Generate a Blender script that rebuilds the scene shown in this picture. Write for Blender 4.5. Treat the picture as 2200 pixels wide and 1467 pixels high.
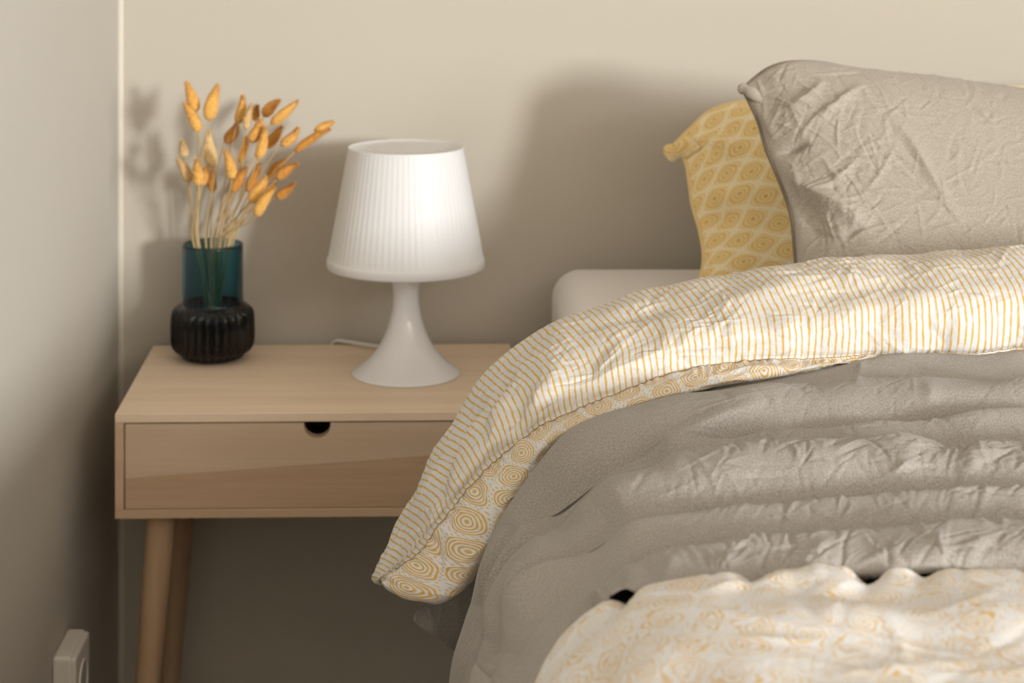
import bpy, bmesh, math, random
import numpy as np
from mathutils import Vector, Matrix

for o in list(bpy.data.objects):
    bpy.data.objects.remove(o, do_unlink=True)
scene = bpy.context.scene
COL = scene.collection

# ------------------------------------------------------------------ camera
F = 3840.0            # focal length in pixels of the 2200 px wide frame
HX, HY = 950.0, -199.0  # where the depth direction vanishes
ZC = 1.11             # camera height
cam_data = bpy.data.cameras.new('camera')
cam_data.sensor_width = 36.0
cam_data.lens = 36.0 * F / 2200.0
cam_data.shift_x = (1100.0 - HX) / 2200.0
cam_data.shift_y = -(733.5 - HY) / 2200.0
cam_data.clip_start = 0.02
cam_data.dof.use_dof = True
cam_data.dof.focus_distance = 1.40
cam_data.dof.aperture_fstop = 10.0
cam = bpy.data.objects.new('camera', cam_data)
cam.location = (0, 0, ZC)
cam.rotation_euler = (math.radians(90), 0, 0)
COL.objects.link(cam)
scene.camera = cam

# ------------------------------------------------------------------ world, light, exposure
world = bpy.data.worlds.new('world')
scene.world = world
world.use_nodes = True
world.node_tree.nodes['Background'].inputs[0].default_value = (0.75, 0.85, 1.0, 1)
world.node_tree.nodes['Background'].inputs[1].default_value = 0.3

RX, BY, CH = 4.4, -6.2, 2.85                               # right wall, far wall behind the camera, ceiling
WIN = dict(y0=-5.50, y1=-4.10, z0=1.32, z1=2.32)            # window in the right wall, far behind the camera
WIN_FILL = dict(y0=-2.9, y1=-0.9, z0=0.95, z1=2.25)             # unseen second window added in the right wall as a cool fill light

def area_light(name, loc, rot, sx, sy, power, color):
    l = bpy.data.lights.new(name, 'AREA')
    l.shape = 'RECTANGLE'; l.size = sx; l.size_y = sy
    l.energy = power; l.color = color
    o = bpy.data.objects.new(name, l)
    o.location = loc; o.rotation_euler = rot
    COL.objects.link(o)
    return o
for nm, wn, power, colr in (('window_daylight', WIN, 780.0, (0.96, 0.98, 1.0)), ('side_window_daylight', WIN_FILL, 100.0, (0.86, 0.93, 1.0))):
    area_light(nm, (RX - 0.03, (wn['y0'] + wn['y1']) / 2, (wn['z0'] + wn['z1']) / 2), (math.radians(90), 0, math.radians(90)),
               wn['y1'] - wn['y0'] - 0.1, wn['z1'] - wn['z0'] - 0.1, power, colr)

vs = scene.view_settings
vs.view_transform = 'Standard'
vs.look = 'None'
vs.gamma = 1.0
vs.use_curve_mapping = False
vs.exposure = 0.14

# ------------------------------------------------------------------ helpers
def at(px, py, d):
    return np.array([(px - HX) * d / F, d, ZC - (py - HY) * d / F])

def wpos(x, d, z):
    return np.array([x, d, z])

def tag(o, label=None, cat=None, group=None, kind=None):
    if label: o['label'] = label
    if cat: o['category'] = cat
    if group: o['group'] = group
    if kind: o['kind'] = kind
    return o

def empty(name, loc, rz=0.0):
    o = bpy.data.objects.new(name, None)
    o.location = loc; o.rotation_euler = (0, 0, rz)
    o.empty_display_size = 0.05
    COL.objects.link(o)
    return o

def link(name, me, mat=None, parent=None, smooth=True):
    o = bpy.data.objects.new(name, me)
    if mat: me.materials.append(mat)
    if smooth:
        me.polygons.foreach_set('use_smooth', [True] * len(me.polygons))
    COL.objects.link(o)
    if parent: o.parent = parent
    return o

def rebase(o, parent):
    """vertices were made in world space: move them into the parent's frame"""
    bpy.context.view_layer.update()
    o.parent = parent
    o.data.transform(parent.matrix_world.inverted())
    return o

def grid_mesh(name, P, UV, mat, parent=None, close_r=False, close_c=False):
    nr, nc = P.shape[:2]
    idx = np.arange(nr * nc).reshape(nr, nc)
    a = idx
    if close_r: a = np.vstack([a, a[:1]])
    if close_c: a = np.hstack([a, a[:, :1]])
    q = np.stack([a[:-1, :-1], a[:-1, 1:], a[1:, 1:], a[1:, :-1]], -1).reshape(-1, 4)
    me = bpy.data.meshes.new(name)
    me.vertices.add(nr * nc)
    me.vertices.foreach_set('co', np.ascontiguousarray(P.reshape(-1), dtype=np.float32))
    nf = len(q)
    me.loops.add(nf * 4)
    me.loops.foreach_set('vertex_index', np.ascontiguousarray(q.reshape(-1), dtype=np.int32))
    me.polygons.add(nf)
    me.polygons.foreach_set('loop_start', np.arange(0, nf * 4, 4, dtype=np.int32))
    me.polygons.foreach_set('loop_total', np.full(nf, 4, dtype=np.int32))
    me.update(calc_edges=True)
    if UV is not None:
        uvl = me.uv_layers.new(name='UVMap')
        uvl.data.foreach_set('uv', np.ascontiguousarray(UV.reshape(-1, 2)[q.reshape(-1)].reshape(-1), dtype=np.float32))
    me.validate()
    return link(name, me, mat, parent)

def cr(ctrl, n):
    """Catmull-Rom through the first axis of ctrl, n samples"""
    ctrl = np.asarray(ctrl, float)
    m = len(ctrl)
    ext = np.concatenate([2 * ctrl[:1] - ctrl[1:2], ctrl, 2 * ctrl[-1:] - ctrl[-2:-1]])
    t = np.linspace(0, m - 1, n)
    i = np.clip(np.floor(t).astype(int), 0, m - 2)
    f = (t - i).reshape((-1,) + (1,) * (ctrl.ndim - 1))
    p0, p1, p2, p3 = ext[i], ext[i + 1], ext[i + 2], ext[i + 3]
    return 0.5 * (2 * p1 + (p2 - p0) * f + (2 * p0 - 5 * p1 + 4 * p2 - p3) * f ** 2 + (3 * p1 - p0 - 3 * p2 + p3) * f ** 3)

def cr_at(ctrl, t):
    ctrl = np.asarray(ctrl, float)
    m = len(ctrl)
    ext = np.concatenate([2 * ctrl[:1] - ctrl[1:2], ctrl, 2 * ctrl[-1:] - ctrl[-2:-1]])
    i = np.clip(np.floor(t).astype(int), 0, m - 2)
    f = (t - i).reshape((-1,) + (1,) * (ctrl.ndim - 1))
    p0, p1, p2, p3 = ext[i], ext[i + 1], ext[i + 2], ext[i + 3]
    return 0.5 * (2 * p1 + (p2 - p0) * f + (2 * p0 - 5 * p1 + 4 * p2 - p3) * f ** 2 + (3 * p1 - p0 - 3 * p2 + p3) * f ** 3)

def even_t(ctrl_row, n, dens=None):
    """parameter values spaced evenly by length along a control row"""
    m = len(ctrl_row)
    tt = np.linspace(0, m - 1, 2000)
    p = cr_at(ctrl_row, tt)
    seg = np.linalg.norm(np.diff(p, axis=0), axis=1)
    if dens is not None:
        seg = seg * np.interp(tt[1:], np.arange(m), dens)
    L = np.concatenate([[0], np.cumsum(seg)])
    return np.interp(np.linspace(0, L[-1], n), L, tt)

def surf(ctrl, nr, nc, trow=None, tcol=None):
    ctrl = np.asarray(ctrl, float)
    if trow is None: trow = np.linspace(0, ctrl.shape[0] - 1, nr)
    if tcol is None: tcol = np.linspace(0, ctrl.shape[1] - 1, nc)
    a = cr_at(ctrl, trow)
    b = cr_at(a.transpose(1, 0, 2), tcol).transpose(1, 0, 2)
    return b

def normals(P):
    du = np.gradient(P, axis=1); dv = np.gradient(P, axis=0)
    n = np.cross(du, dv)
    n /= np.linalg.norm(n, axis=2, keepdims=True) + 1e-12
    return n

def arcs(P):
    lu = np.linalg.norm(np.diff(P, axis=1), axis=2).mean(0)
    lv = np.linalg.norm(np.diff(P, axis=0), axis=2).mean(1)
    return np.concatenate([[0], np.cumsum(lu)]), np.concatenate([[0], np.cumsum(lv)])

def random_creases(A, B, n, rng, amp, wid, length, ang, spread, mask=None, sharp=1.0, star=0.25):
    """height field of about n crease ridges over the sheet coordinates A (along), B (across) in metres"""
    H = np.zeros((len(B), len(A)))
    made = 0; tries = 0
    while made < n and tries < 30 * n:
        tries += 1
        ca = rng.uniform(A[0], A[-1]); cb = rng.uniform(B[0], B[-1])
        k = 1.0
        if mask is not None:
            k = mask[int(np.clip(np.searchsorted(B, cb), 0, len(B) - 1)), int(np.clip(np.searchsorted(A, ca), 0, len(A) - 1))]
            if k < 0.04 or rng.random() > k + 0.1: continue
        arms = rng.integers(3, 6) if rng.random() < star else 1
        for q in range(arms):
            made += 1
            L = length * rng.uniform(0.5, 1.6); w = wid * rng.uniform(0.6, 1.7)
            th = ang + rng.normal(0, spread) if arms == 1 else rng.uniform(0, 2 * math.pi)
            h = amp * rng.uniform(0.4, 1.2) * (1 if rng.random() < 0.6 else -0.8) * min(k, 1.3)
            c, s = math.cos(th), math.sin(th)
            oa, ob = (ca + c * L * 0.9, cb + s * L * 0.9) if arms > 1 else (ca, cb)
            r = L + 6 * w
            i0, i1 = np.searchsorted(A, [oa - r, oa + r]); j0, j1 = np.searchsorted(B, [ob - r, ob + r])
            if i1 - i0 < 2 or j1 - j0 < 2: continue
            da = A[None, i0:i1] - oa; db = B[j0:j1, None] - ob
            bend = rng.uniform(-6, 6)
            u = da * c + db * s
            v = -da * s + db * c + bend * u * u
            e = np.clip(1 - (u / L) ** 2, 0, 1) ** 1.5
            v = np.abs(v) / w
            H[j0:j1, i0:i1] += h * e * (np.exp(-v ** sharp) - 0.4 * np.exp(-(v / 2.6) ** 2))
    return H

def in_view(P, lo=600, hi=2900):
    X, Y = project(P)
    return ((X > lo) & (X < hi) & (Y > 60) & (Y < 1560)).astype(float)

def smooth_noise(A, B, rng, scale, n=60):
    H = np.zeros((len(B), len(A)))
    for _ in range(n):
        th = rng.uniform(0, 2 * math.pi); k = 2 * math.pi / (scale * rng.uniform(0.6, 1.8)); ph = rng.uniform(0, 6.28)
        H += np.sin(k * (math.cos(th) * A[None, :] + math.sin(th) * B[:, None]) + ph)
    return H / math.sqrt(n)

def project(P):
    return HX + P[..., 0] * F / P[..., 1], HY + (ZC - P[..., 2]) * F / P[..., 1]

def crease_line(P, pts, wid, amp, sharp=1.5, taper=True):
    """a ridge authored along a polyline, width in metres"""
    X, Y = project(P)
    S = P[..., 1] / F
    pts = cr(np.array(pts, float), 24)
    best = np.full(X.shape, 1e9); tb = np.zeros(X.shape)
    for k in range(len(pts) - 1):
        a, b = pts[k], pts[k + 1]
        ab = b - a
        t = np.clip(((X - a[0]) * ab[0] + (Y - a[1]) * ab[1]) / (ab @ ab + 1e-9), 0, 1)
        dist = np.hypot(X - a[0] - t * ab[0], Y - a[1] - t * ab[1])
        m = dist < best
        best[m] = dist[m]; tb[m] = (k + t[m]) / (len(pts) - 1)
    e = np.clip(4 * tb * (1 - tb), 0, 1) ** 1.2 if taper else 1.0
    return amp * np.exp(-(best * S / wid) ** sharp) * e

def lathe(name, prof, seg, mat, parent=None, flute=0, flute_amp=0.0, flute_w=None, close=False):
    """prof: list of (r, z); flute: number of ribs, flute_w: weight of the ribs at each profile point"""
    prof = np.array(prof, float)
    th = np.linspace(0, 2 * math.pi, seg, endpoint=False)
    R = np.repeat(prof[:, :1], seg, 1)
    if flute:
        w = np.ones(len(prof)) if flute_w is None else np.array(flute_w)
        R = R * (1 + flute_amp * w[:, None] * (np.abs(np.cos(th * flute / 2))[None, :] - 0.6))
    P = np.stack([R * np.cos(th), R * np.sin(th), np.repeat(prof[:, 1:], seg, 1)], -1)
    return grid_mesh(name, P, None, mat, parent, close_c=True, close_r=close)

def prof_smooth(pts, n):
    return cr(np.array(pts, float), n).tolist()

def tube_data(pts, rad, seg=8):
    pts = np.asarray(pts, float); n = len(pts)
    rad = np.full(n, rad) if np.isscalar(rad) else np.asarray(rad)
    T = np.gradient(pts, axis=0); T /= np.linalg.norm(T, axis=1, keepdims=True) + 1e-12
    ref = np.array([0.31, 0.87, 0.38])
    U = np.cross(T, ref); U /= np.linalg.norm(U, axis=1, keepdims=True)
    V = np.cross(T, U)
    th = np.linspace(0, 2 * math.pi, seg, endpoint=False)
    return pts[:, None] + rad[:, None, None] * (U[:, None] * np.cos(th)[None, :, None] + V[:, None] * np.sin(th)[None, :, None])

def tube(name, pts, rad, mat, parent=None, seg=8):
    return grid_mesh(name, tube_data(pts, rad, seg), None, mat, parent, close_c=True)

def box(name, lo, hi, mat, parent=None, bevel=0.0, seg=2):
    bm = bmesh.new()
    bmesh.ops.create_cube(bm, size=1.0)
    lo = Vector(lo); hi = Vector(hi)
    for v in bm.verts:
        v.co = Vector([lo[i] + (v.co[i] + 0.5) * (hi[i] - lo[i]) for i in range(3)])
    if bevel > 0:
        bmesh.ops.bevel(bm, geom=bm.edges[:], offset=bevel, segments=seg, affect='EDGES', profile=0.5)
    me = bpy.data.meshes.new(name)
    bm.to_mesh(me); bm.free()
    o = link(name, me, mat, parent, smooth=False)
    return o

def boxes(name, lst, mat, parent=None):
    bm = bmesh.new()
    for lo, hi in lst:
        r = bmesh.ops.create_cube(bm, size=1.0)
        for v in r['verts']:
            v.co = Vector([lo[i] + (v.co[i] + 0.5) * (hi[i] - lo[i]) for i in range(3)])
    me = bpy.data.meshes.new(name)
    bm.to_mesh(me); bm.free()
    return link(name, me, mat, parent, smooth=False)

# ------------------------------------------------------------------ materials
class N:
    """small wrapper round a node tree"""
    def __init__(s, name):
        s.m = bpy.data.materials.new(name); s.m.use_nodes = True
        s.t = s.m.node_tree; s.b = s.t.nodes['Principled BSDF']
        s.out = s.t.nodes['Material Output']
    def node(s, kind, **kw):
        n = s.t.nodes.new(kind)
        for k, v in kw.items(): setattr(n, k, v)
        return n
    def put(s, sock, v):
        if isinstance(v, bpy.types.NodeSocket): s.t.links.new(v, sock)
        elif isinstance(v, (tuple, list)) and len(v) == 3 and len(sock.default_value) == 4: sock.default_value = (*v, 1)
        else: sock.default_value = v
    def math(s, op, a, b=0.0, c=0.0):
        n = s.node('ShaderNodeMath', operation=op)
        s.put(n.inputs[0], a); s.put(n.inputs[1], b); s.put(n.inputs[2], c)
        return n.outputs[0]
    def mix(s, f, a, b, blend='MIX'):
        n = s.node('ShaderNodeMix', data_type='RGBA', blend_type=blend)
        s.put(n.inputs[0], f); s.put(n.inputs[6], a); s.put(n.inputs[7], b)
        return n.outputs[2]
    def ramp(s, f, stops, interp='LINEAR'):
        n = s.node('ShaderNodeValToRGB')
        n.color_ramp.interpolation = interp
        e = n.color_ramp.elements
        while len(e) < len(stops): e.new(0.5)
        for k, (p, c) in enumerate(stops):
            e[k].position = p
            e[k].color = (c, c, c, 1) if not isinstance(c, (tuple, list)) else (*c[:3], 1)
        s.put(n.inputs[0], f)
        return n.outputs[0]
    def noise(s, vec, scale, detail=3.0, rough=0.5):
        n = s.node('ShaderNodeTexNoise')
        n.inputs['Scale'].default_value = scale; n.inputs['Detail'].default_value = detail
        n.inputs['Roughness'].default_value = rough
        if vec is not None: s.t.links.new(vec, n.inputs['Vector'])
        return n.outputs[0]
    def coord(s, kind='UV'):
        return s.node('ShaderNodeTexCoord').outputs[kind]
    def mapping(s, vec, scale=(1, 1, 1), rot=(0, 0, 0), loc=(0, 0, 0)):
        n = s.node('ShaderNodeMapping')
        n.inputs['Scale'].default_value = scale; n.inputs['Rotation'].default_value = rot; n.inputs['Location'].default_value = loc
        s.t.links.new(vec, n.inputs['Vector'])
        return n.outputs[0]
    def xyz(s, vec):
        n = s.node('ShaderNodeSeparateXYZ'); s.t.links.new(vec, n.inputs[0]); return n.outputs
    def bump(s, h, strength, dist, prev=None):
        n = s.node('ShaderNodeBump')
        n.inputs['Strength'].default_value = strength; n.inputs['Distance'].default_value = dist
        s.put(n.inputs['Height'], h)
        if prev is not None: s.t.links.new(prev, n.inputs['Normal'])
        return n.outputs[0]
    def done(s, color=None, rough=None, normal=None, sheen=0.0, spec=None):
        if color is not None: s.put(s.b.inputs['Base Color'], color)
        if rough is not None: s.put(s.b.inputs['Roughness'], rough)
        if normal is not None: s.t.links.new(normal, s.b.inputs['Normal'])
        if sheen: s.b.inputs['Sheen Weight'].default_value = sheen
        if spec is not None: s.b.inputs['Specular IOR Level'].default_value = spec
        return s.m

def mat_paint(name, col, var=0.03):
    n = N(name)
    c = n.coord('Object')
    big = n.noise(c, 2.5, 3)
    fine = n.noise(c, 260, 2)
    col2 = tuple(v * (1 - var) for v in col)
    return n.done(n.mix(big, col, col2), 0.75, n.bump(fine, 0.12, 0.0006), spec=0.25)

def mat_plain(name, col, rough=0.5, spec=0.5, bump=0.0):
    n = N(name)
    c = n.coord('Object')
    col2 = tuple(v * 0.95 for v in col)
    nb = n.bump(n.noise(c, 300, 2), bump, 0.0005) if bump else None
    return n.done(n.mix(n.noise(c, 30, 2), col, col2), rough, nb, spec=spec)

def mat_wood(name, light, dark, along='X', seed=0.0):
    n = N(name)
    c = n.mapping(n.coord('Object'), loc=(seed, seed * 0.7, seed * 1.3))
    sc = {'X': (1.6, 26, 26), 'Z': (26, 26, 1.6)}[along]
    g = n.noise(n.mapping(c, sc), 1.6, 5, 0.6)
    sc2 = {'X': (5, 160, 160), 'Z': (160, 160, 5)}[along]
    f = n.noise(n.mapping(c, sc2), 2.0, 3, 0.55)
    sc3 = {'X': (0.7, 7, 7), 'Z': (7, 7, 0.7)}[along]
    b = n.noise(n.mapping(c, sc3), 1.6, 2, 0.5)
    k = n.ramp(g, [(0.32, 0.0), (0.72, 1.0)])
    col = n.mix(k, light, dark)
    col = n.mix(n.ramp(b, [(0.40, 0.0), (0.66, 0.55)]), col, tuple(v * 0.93 for v in dark))
    col = n.mix(n.math('MULTIPLY', n.ramp(f, [(0.45, 0.0), (0.75, 1.0)]), 0.22), col, tuple(v * 0.75 for v in dark))
    return n.done(col, 0.55, n.bump(f, 0.12, 0.0004), spec=0.35)

def fabric_bump(n, uv, weave=900.0, crinkle=0.25, fine=0.5):
    a = n.noise(n.mapping(uv, (1.0, 0.6, 1)), weave, 2, 0.6)
    b = n.noise(uv, 160, 4, 0.6)
    nb = n.bump(a, fine, 0.0006)
    return n.bump(b, crinkle, 0.003, nb), a

def mat_linen(name, col, weave=900.0, crinkle=0.25, fine=0.55):
    n = N(name)
    uv = n.coord('UV')
    nb, a = fabric_bump(n, uv, weave, crinkle, fine)
    c = n.mix(n.ramp(a, [(0.3, 0.0), (0.7, 1.0)]), tuple(v * 0.70 for v in col), tuple(min(1, v * 1.22) for v in col))
    c = n.mix(n.math('MULTIPLY', n.noise(uv, 14, 3), 0.22), c, tuple(v * 0.9 for v in col))
    return n.done(c, 0.9, nb, sheen=0.12, spec=0.15)

WHITE_COTTON = (0.69, 0.685, 0.675)
OCHRE = (0.63, 0.39, 0.09)

def mat_stripe(name):
    n = N(name)
    uv = n.coord('UV')
    x = n.xyz(uv)
    wob = n.math('MULTIPLY', n.math('SUBTRACT', n.noise(n.mapping(uv, (1, 0.6, 1)), 55, 3), 0.5), 0.0044)
    fib = n.noise(n.mapping(uv, (1, 0.25, 1)), 900, 2)
    u = n.math('ADD', x[0], wob)
    p = n.math('ABSOLUTE', n.math('SUBTRACT', n.math('FRACT', n.math('DIVIDE', u, 0.0056)), 0.5))
    p = n.math('ADD', p, n.math('MULTIPLY', n.math('SUBTRACT', fib, 0.5), 0.09))
    k = n.ramp(p, [(0.115, 1.0), (0.165, 0.0)])
    k = n.math('MULTIPLY', k, n.ramp(n.noise(uv, 120, 3), [(0.30, 0.45), (0.5, 1.0)]))
    nb, a = fabric_bump(n, uv, 1000, 0.35, 0.4)
    return n.done(n.mix(k, (0.65, 0.647, 0.64), OCHRE), 0.9, nb, sheen=0.08, spec=0.15)

def ogee(n, uv, w, h, rot=0.0, warp=0.003):
    m = n.mapping(uv, rot=(0, 0, rot))
    x = n.xyz(m)
    nx = n.math('MULTIPLY', n.math('SUBTRACT', n.noise(uv, 60, 2), 0.5), warp)
    ny = n.math('MULTIPLY', n.math('SUBTRACT', n.noise(n.mapping(uv, loc=(3.1, 1.7, 0)), 60, 2), 0.5), warp)
    u = n.math('DIVIDE', n.math('ADD', x[0], nx), w)
    v = n.math('DIVIDE', n.math('ADD', x[1], ny), h)
    cu = n.math('COSINE', n.math('MULTIPLY', u, 2 * math.pi))
    cv = n.math('COSINE', n.math('MULTIPLY', v, 2 * math.pi))
    t = n.math('MULTIPLY', n.math('ABSOLUTE', n.math('ADD', cu, cv)), 0.5)
    q = n.math('SQRT', n.math('SUBTRACT', 1.0, t))
    dots = n.math('COSINE', n.math('MULTIPLY', u, 2 * math.pi * 12))
    return q, dots

def mat_print(name, w, h, rot=0.0, warp=0.004, ground=WHITE_COTTON, ink=OCHRE, soft=1.0, thin=False):
    n = N(name)
    uv = n.coord('UV')
    q, dots = ogee(n, uv, w, h, rot, warp)
    st = [(0.0, 1)]
    for a, b in (((0.16, 0.30), (0.40, 0.55), (0.65, 0.78)) if thin else ((0.15, 0.28), (0.39, 0.49), (0.585, 0.665), (0.745, 0.805))):
        st += [(a - 0.012, 1), (a + 0.012, 0), (b - 0.012, 0), (b + 0.012, 1)]
    st += [(0.85, 1), (0.88, 0)] if thin else [(0.865, 1), (0.885, 0)]
    k = n.ramp(q, st)
    band = n.ramp(q, [(0.915, 0.0), (0.93, 1.0), (0.965, 1.0), (0.98, 0.0)])
    dk = n.math('MULTIPLY', band, n.ramp(dots, [(0.25, 0.0), (0.6, 1.0)]))
    k = n.math('MAXIMUM', k, dk)
    k = n.math('MULTIPLY', k, n.ramp(n.noise(uv, 260, 3), [(0.25, 0.55), (0.5, 0.95)]))
    if soft != 1.0:
        k = n.math('MULTIPLY', k, n.math('MULTIPLY', soft, n.ramp(n.noise(uv, 38, 2), [(0.34, 0.30), (0.60, 1.0)])))
    nb, a = fabric_bump(n, uv, 1000, 0.25, 0.35)
    return n.done(n.mix(k, ground, ink), 0.9, nb, sheen=0.08, spec=0.15)

def mat_mustard(name, w, h, rot=0.0):
    n = N(name)
    uv = n.coord('UV')
    q, dots = ogee(n, uv, w, h, rot, warp=0.006)
    pale = (0.84, 0.68, 0.38); mus = (0.76, 0.52, 0.19); deep = (0.58, 0.34, 0.08)
    fine = n.math('COSINE', n.math('MULTIPLY', q, 2 * math.pi * 3.6))
    c = n.mix(n.ramp(fine, [(0.0, 0.0), (0.55, 0.9)]), mus, pale)
    c = n.mix(n.ramp(q, [(0.07, 1.0), (0.13, 0.0)]), c, deep)
    sep = n.ramp(q, [(0.915, 0.0), (0.935, 1.0)])
    sd = n.math('MULTIPLY', n.ramp(dots, [(0.1, 0.0), (0.6, 0.4)]), n.ramp(q, [(0.93, 0.0), (0.95, 1.0)]))
    c = n.mix(sep, c, (0.88, 0.78, 0.55))
    c = n.mix(sd, c, mus)
    nb, a = fabric_bump(n, uv, 900, 0.3, 0.4)
    return n.done(c, 0.9, nb, sheen=0.08, spec=0.15)

M = {}
M['wall'] = mat_paint('beige wall paint', (0.500, 0.455, 0.378))
M['wall_far'] = mat_paint('dim greige wall paint', (0.19, 0.155, 0.115))
M['wall_left'] = mat_paint('greige wall paint', (0.535, 0.495, 0.425))
M['ceiling'] = mat_paint('ceiling paint', (0.86, 0.81, 0.74))
M['caulk'] = mat_plain('corner caulk', (0.62, 0.56, 0.46), 0.5)  # bead toned lighter so its colour carries the corner highlight
M['floor'] = mat_wood('oak floor', (0.13, 0.07, 0.032), (0.085, 0.042, 0.018), 'X')
M['white_wood'] = mat_plain('white painted wood', (0.78, 0.76, 0.72), 0.45)
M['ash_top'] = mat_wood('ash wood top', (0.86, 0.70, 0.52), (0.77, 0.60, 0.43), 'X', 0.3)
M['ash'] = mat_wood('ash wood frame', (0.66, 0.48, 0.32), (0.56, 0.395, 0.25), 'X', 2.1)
M['ash_board'] = mat_wood('ash board pale', (0.66, 0.51, 0.365), (0.58, 0.43, 0.295), 'X', 4.7)
M['ash_board2'] = mat_wood('ash board tan', (0.57, 0.405, 0.265), (0.48, 0.325, 0.20), 'X', 7.3)
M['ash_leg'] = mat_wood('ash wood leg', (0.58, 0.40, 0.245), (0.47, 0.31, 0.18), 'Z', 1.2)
M['linen'] = mat_linen('taupe linen', (0.34, 0.308, 0.27))
M['linen_pillow'] = mat_linen('taupe linen pillowcase', (0.42, 0.372, 0.305), 800, 0.3, 0.4)
M['sheet'] = mat_linen('white sheet', (0.80, 0.755, 0.71), 1200, 0.05, 0.15)
M['stripe'] = mat_stripe('ochre striped cotton')
M['print'] = mat_print('ochre ogee printed cotton', 0.037, 0.041, 0.5)
M['print_body'] = mat_print('ochre ogee printed cotton bed', 0.034, 0.037, 0.35, warp=0.020, soft=0.9, thin=True)
M['mustard'] = mat_mustard('mustard ogee printed cotton', 0.052, 0.037, -0.22)
M['mustard_seam'] = mat_plain('pale mustard seam', (0.78, 0.58, 0.27), 0.9)
M['thread'] = mat_plain('seam thread', (0.33, 0.25, 0.15), 0.9)  # stitch line with its dark shadow put into the colour
M['taupe_thread'] = mat_plain('taupe seam', (0.17, 0.135, 0.10), 0.9)
M['divan'] = mat_linen('divan cloth', (0.25, 0.22, 0.19))

def mat_shade():
    n = N('white translucent plastic shade')
    n.done((0.92, 0.91, 0.90), 0.45, None, spec=0.4)
    tr = n.node('ShaderNodeBsdfTranslucent'); tr.inputs[0].default_value = (0.85, 0.83, 0.80, 1)
    mx = n.node('ShaderNodeMixShader'); mx.inputs[0].default_value = 0.32
    n.t.links.new(n.b.outputs[0], mx.inputs[1]); n.t.links.new(tr.outputs[0], mx.inputs[2])
    n.t.links.new(mx.outputs[0], n.out.inputs['Surface'])
    return n.m
M['shade'] = mat_shade()
M['lamp_base'] = mat_plain('glossy white plastic', (0.84, 0.825, 0.835), 0.12, 0.5)
M['cord'] = mat_plain('white cord', (0.75, 0.72, 0.68), 0.4)
M['socket'] = mat_plain('white plastic socket', (0.74, 0.70, 0.62), 0.35)
M['black'] = mat_plain('dark recess', (0.03, 0.025, 0.02), 0.8)

def mat_glass():
    n = N('dark teal glass')
    b = n.b
    b.inputs['Base Color'].default_value = (0.70, 0.88, 0.95, 1)
    va = n.node('ShaderNodeVolumeAbsorption')
    va.inputs['Color'].default_value = (0.06, 0.50, 0.59, 1); va.inputs['Density'].default_value = 400.0
    n.t.links.new(va.outputs[0], n.out.inputs['Volume'])
    b.inputs['Roughness'].default_value = 0.03
    b.inputs['IOR'].default_value = 1.45
    b.inputs['Transmission Weight'].default_value = 1.0
    return n.m
M['glass'] = mat_glass()

def mat_seed(name, a, b_):
    n = N(name)
    c = n.coord('Object')
    f = n.noise(c, 350, 3)
    n.done(n.mix(n.ramp(f, [(0.35, 0), (0.65, 1)]), a, b_), 0.95, n.bump(f, 0.8, 0.002), spec=0.1, sheen=0.3)
    return n.m
M['seed'] = [mat_seed('golden grass head', (0.70, 0.36, 0.07), (0.82, 0.47, 0.13)),
             mat_seed('amber grass head', (0.56, 0.24, 0.04), (0.66, 0.31, 0.06)),
             mat_seed('pale straw grass head', (0.66, 0.45, 0.20), (0.74, 0.52, 0.25))]
M['straw'] = mat_plain('straw stem', (0.60, 0.42, 0.20), 0.6)

# ------------------------------------------------------------------ the room
WY = 2.30; LX = -0.416
def struct(o): o['kind'] = 'structure'; return o
struct(box('floor', (LX - .1, BY - .1, -0.1), (RX + .1, WY + .1, 0.0), M['floor']))
struct(box('ceiling', (LX - .1, BY - .1, CH), (RX + .1, WY + .1, CH + .1), M['ceiling']))
struct(box('wall_back', (LX - .1, WY, 0), (RX + .1, WY + .1, CH), M['wall']))
struct(box('wall_left', (LX - .1, BY - .1, 0), (LX, WY, CH), M['wall_left']))
def slab_box(y0, y1, z0, z1, x0=RX, x1=RX + .1): return ((x0, y0, z0), (x1, y1, z1))
wa, wb = WIN, WIN_FILL
struct(boxes('wall_right', [slab_box(BY - .1, wa['y0'], 0, CH), slab_box(wa['y1'], wb['y0'], 0, CH), slab_box(wb['y1'], WY, 0, CH),
                            slab_box(wa['y0'], wa['y1'], 0, wa['z0']), slab_box(wa['y0'], wa['y1'], wa['z1'], CH),
                            slab_box(wb['y0'], wb['y1'], 0, wb['z0']), slab_box(wb['y0'], wb['y1'], wb['z1'], CH)], M['wall_far']))
struct(box('wall_front', (LX - .1, BY - .1, 0), (RX, BY, CH), M['wall_far']))
for k, wn in ((1, WIN), (2, WIN_FILL)):  # the second frame surrounds the added fill light
    struct(boxes('window_%d' % k, [slab_box(wn['y0'], wn['y0'] + .05, wn['z0'], wn['z1'], RX, RX + .08), slab_box(wn['y1'] - .05, wn['y1'], wn['z0'], wn['z1'], RX, RX + .08),
                                   slab_box(wn['y0'], wn['y1'], wn['z0'], wn['z0'] + .05, RX, RX + .08), slab_box(wn['y0'], wn['y1'], wn['z1'] - .05, wn['z1'], RX, RX + .08)], M['white_wood']))
struct(box('baseboard_back', (LX, WY - .012, 0), (RX, WY, 0.07), M['white_wood']))
struct(box('baseboard_left', (LX, BY, 0), (LX + .012, WY - .012, 0.07), M['white_wood']))
th = np.linspace(0, math.pi / 2, 7)
prof = np.array([(LX + 0.006 * (1 - math.sin(a)), WY - 0.006 * (1 - math.cos(a))) for a in th])
P = np.stack([np.concatenate([prof, np.full((7, 1), z)], 1) for z in (0.07, CH)])
struct(grid_mesh('trim_1', P, None, M['caulk']))

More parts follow.
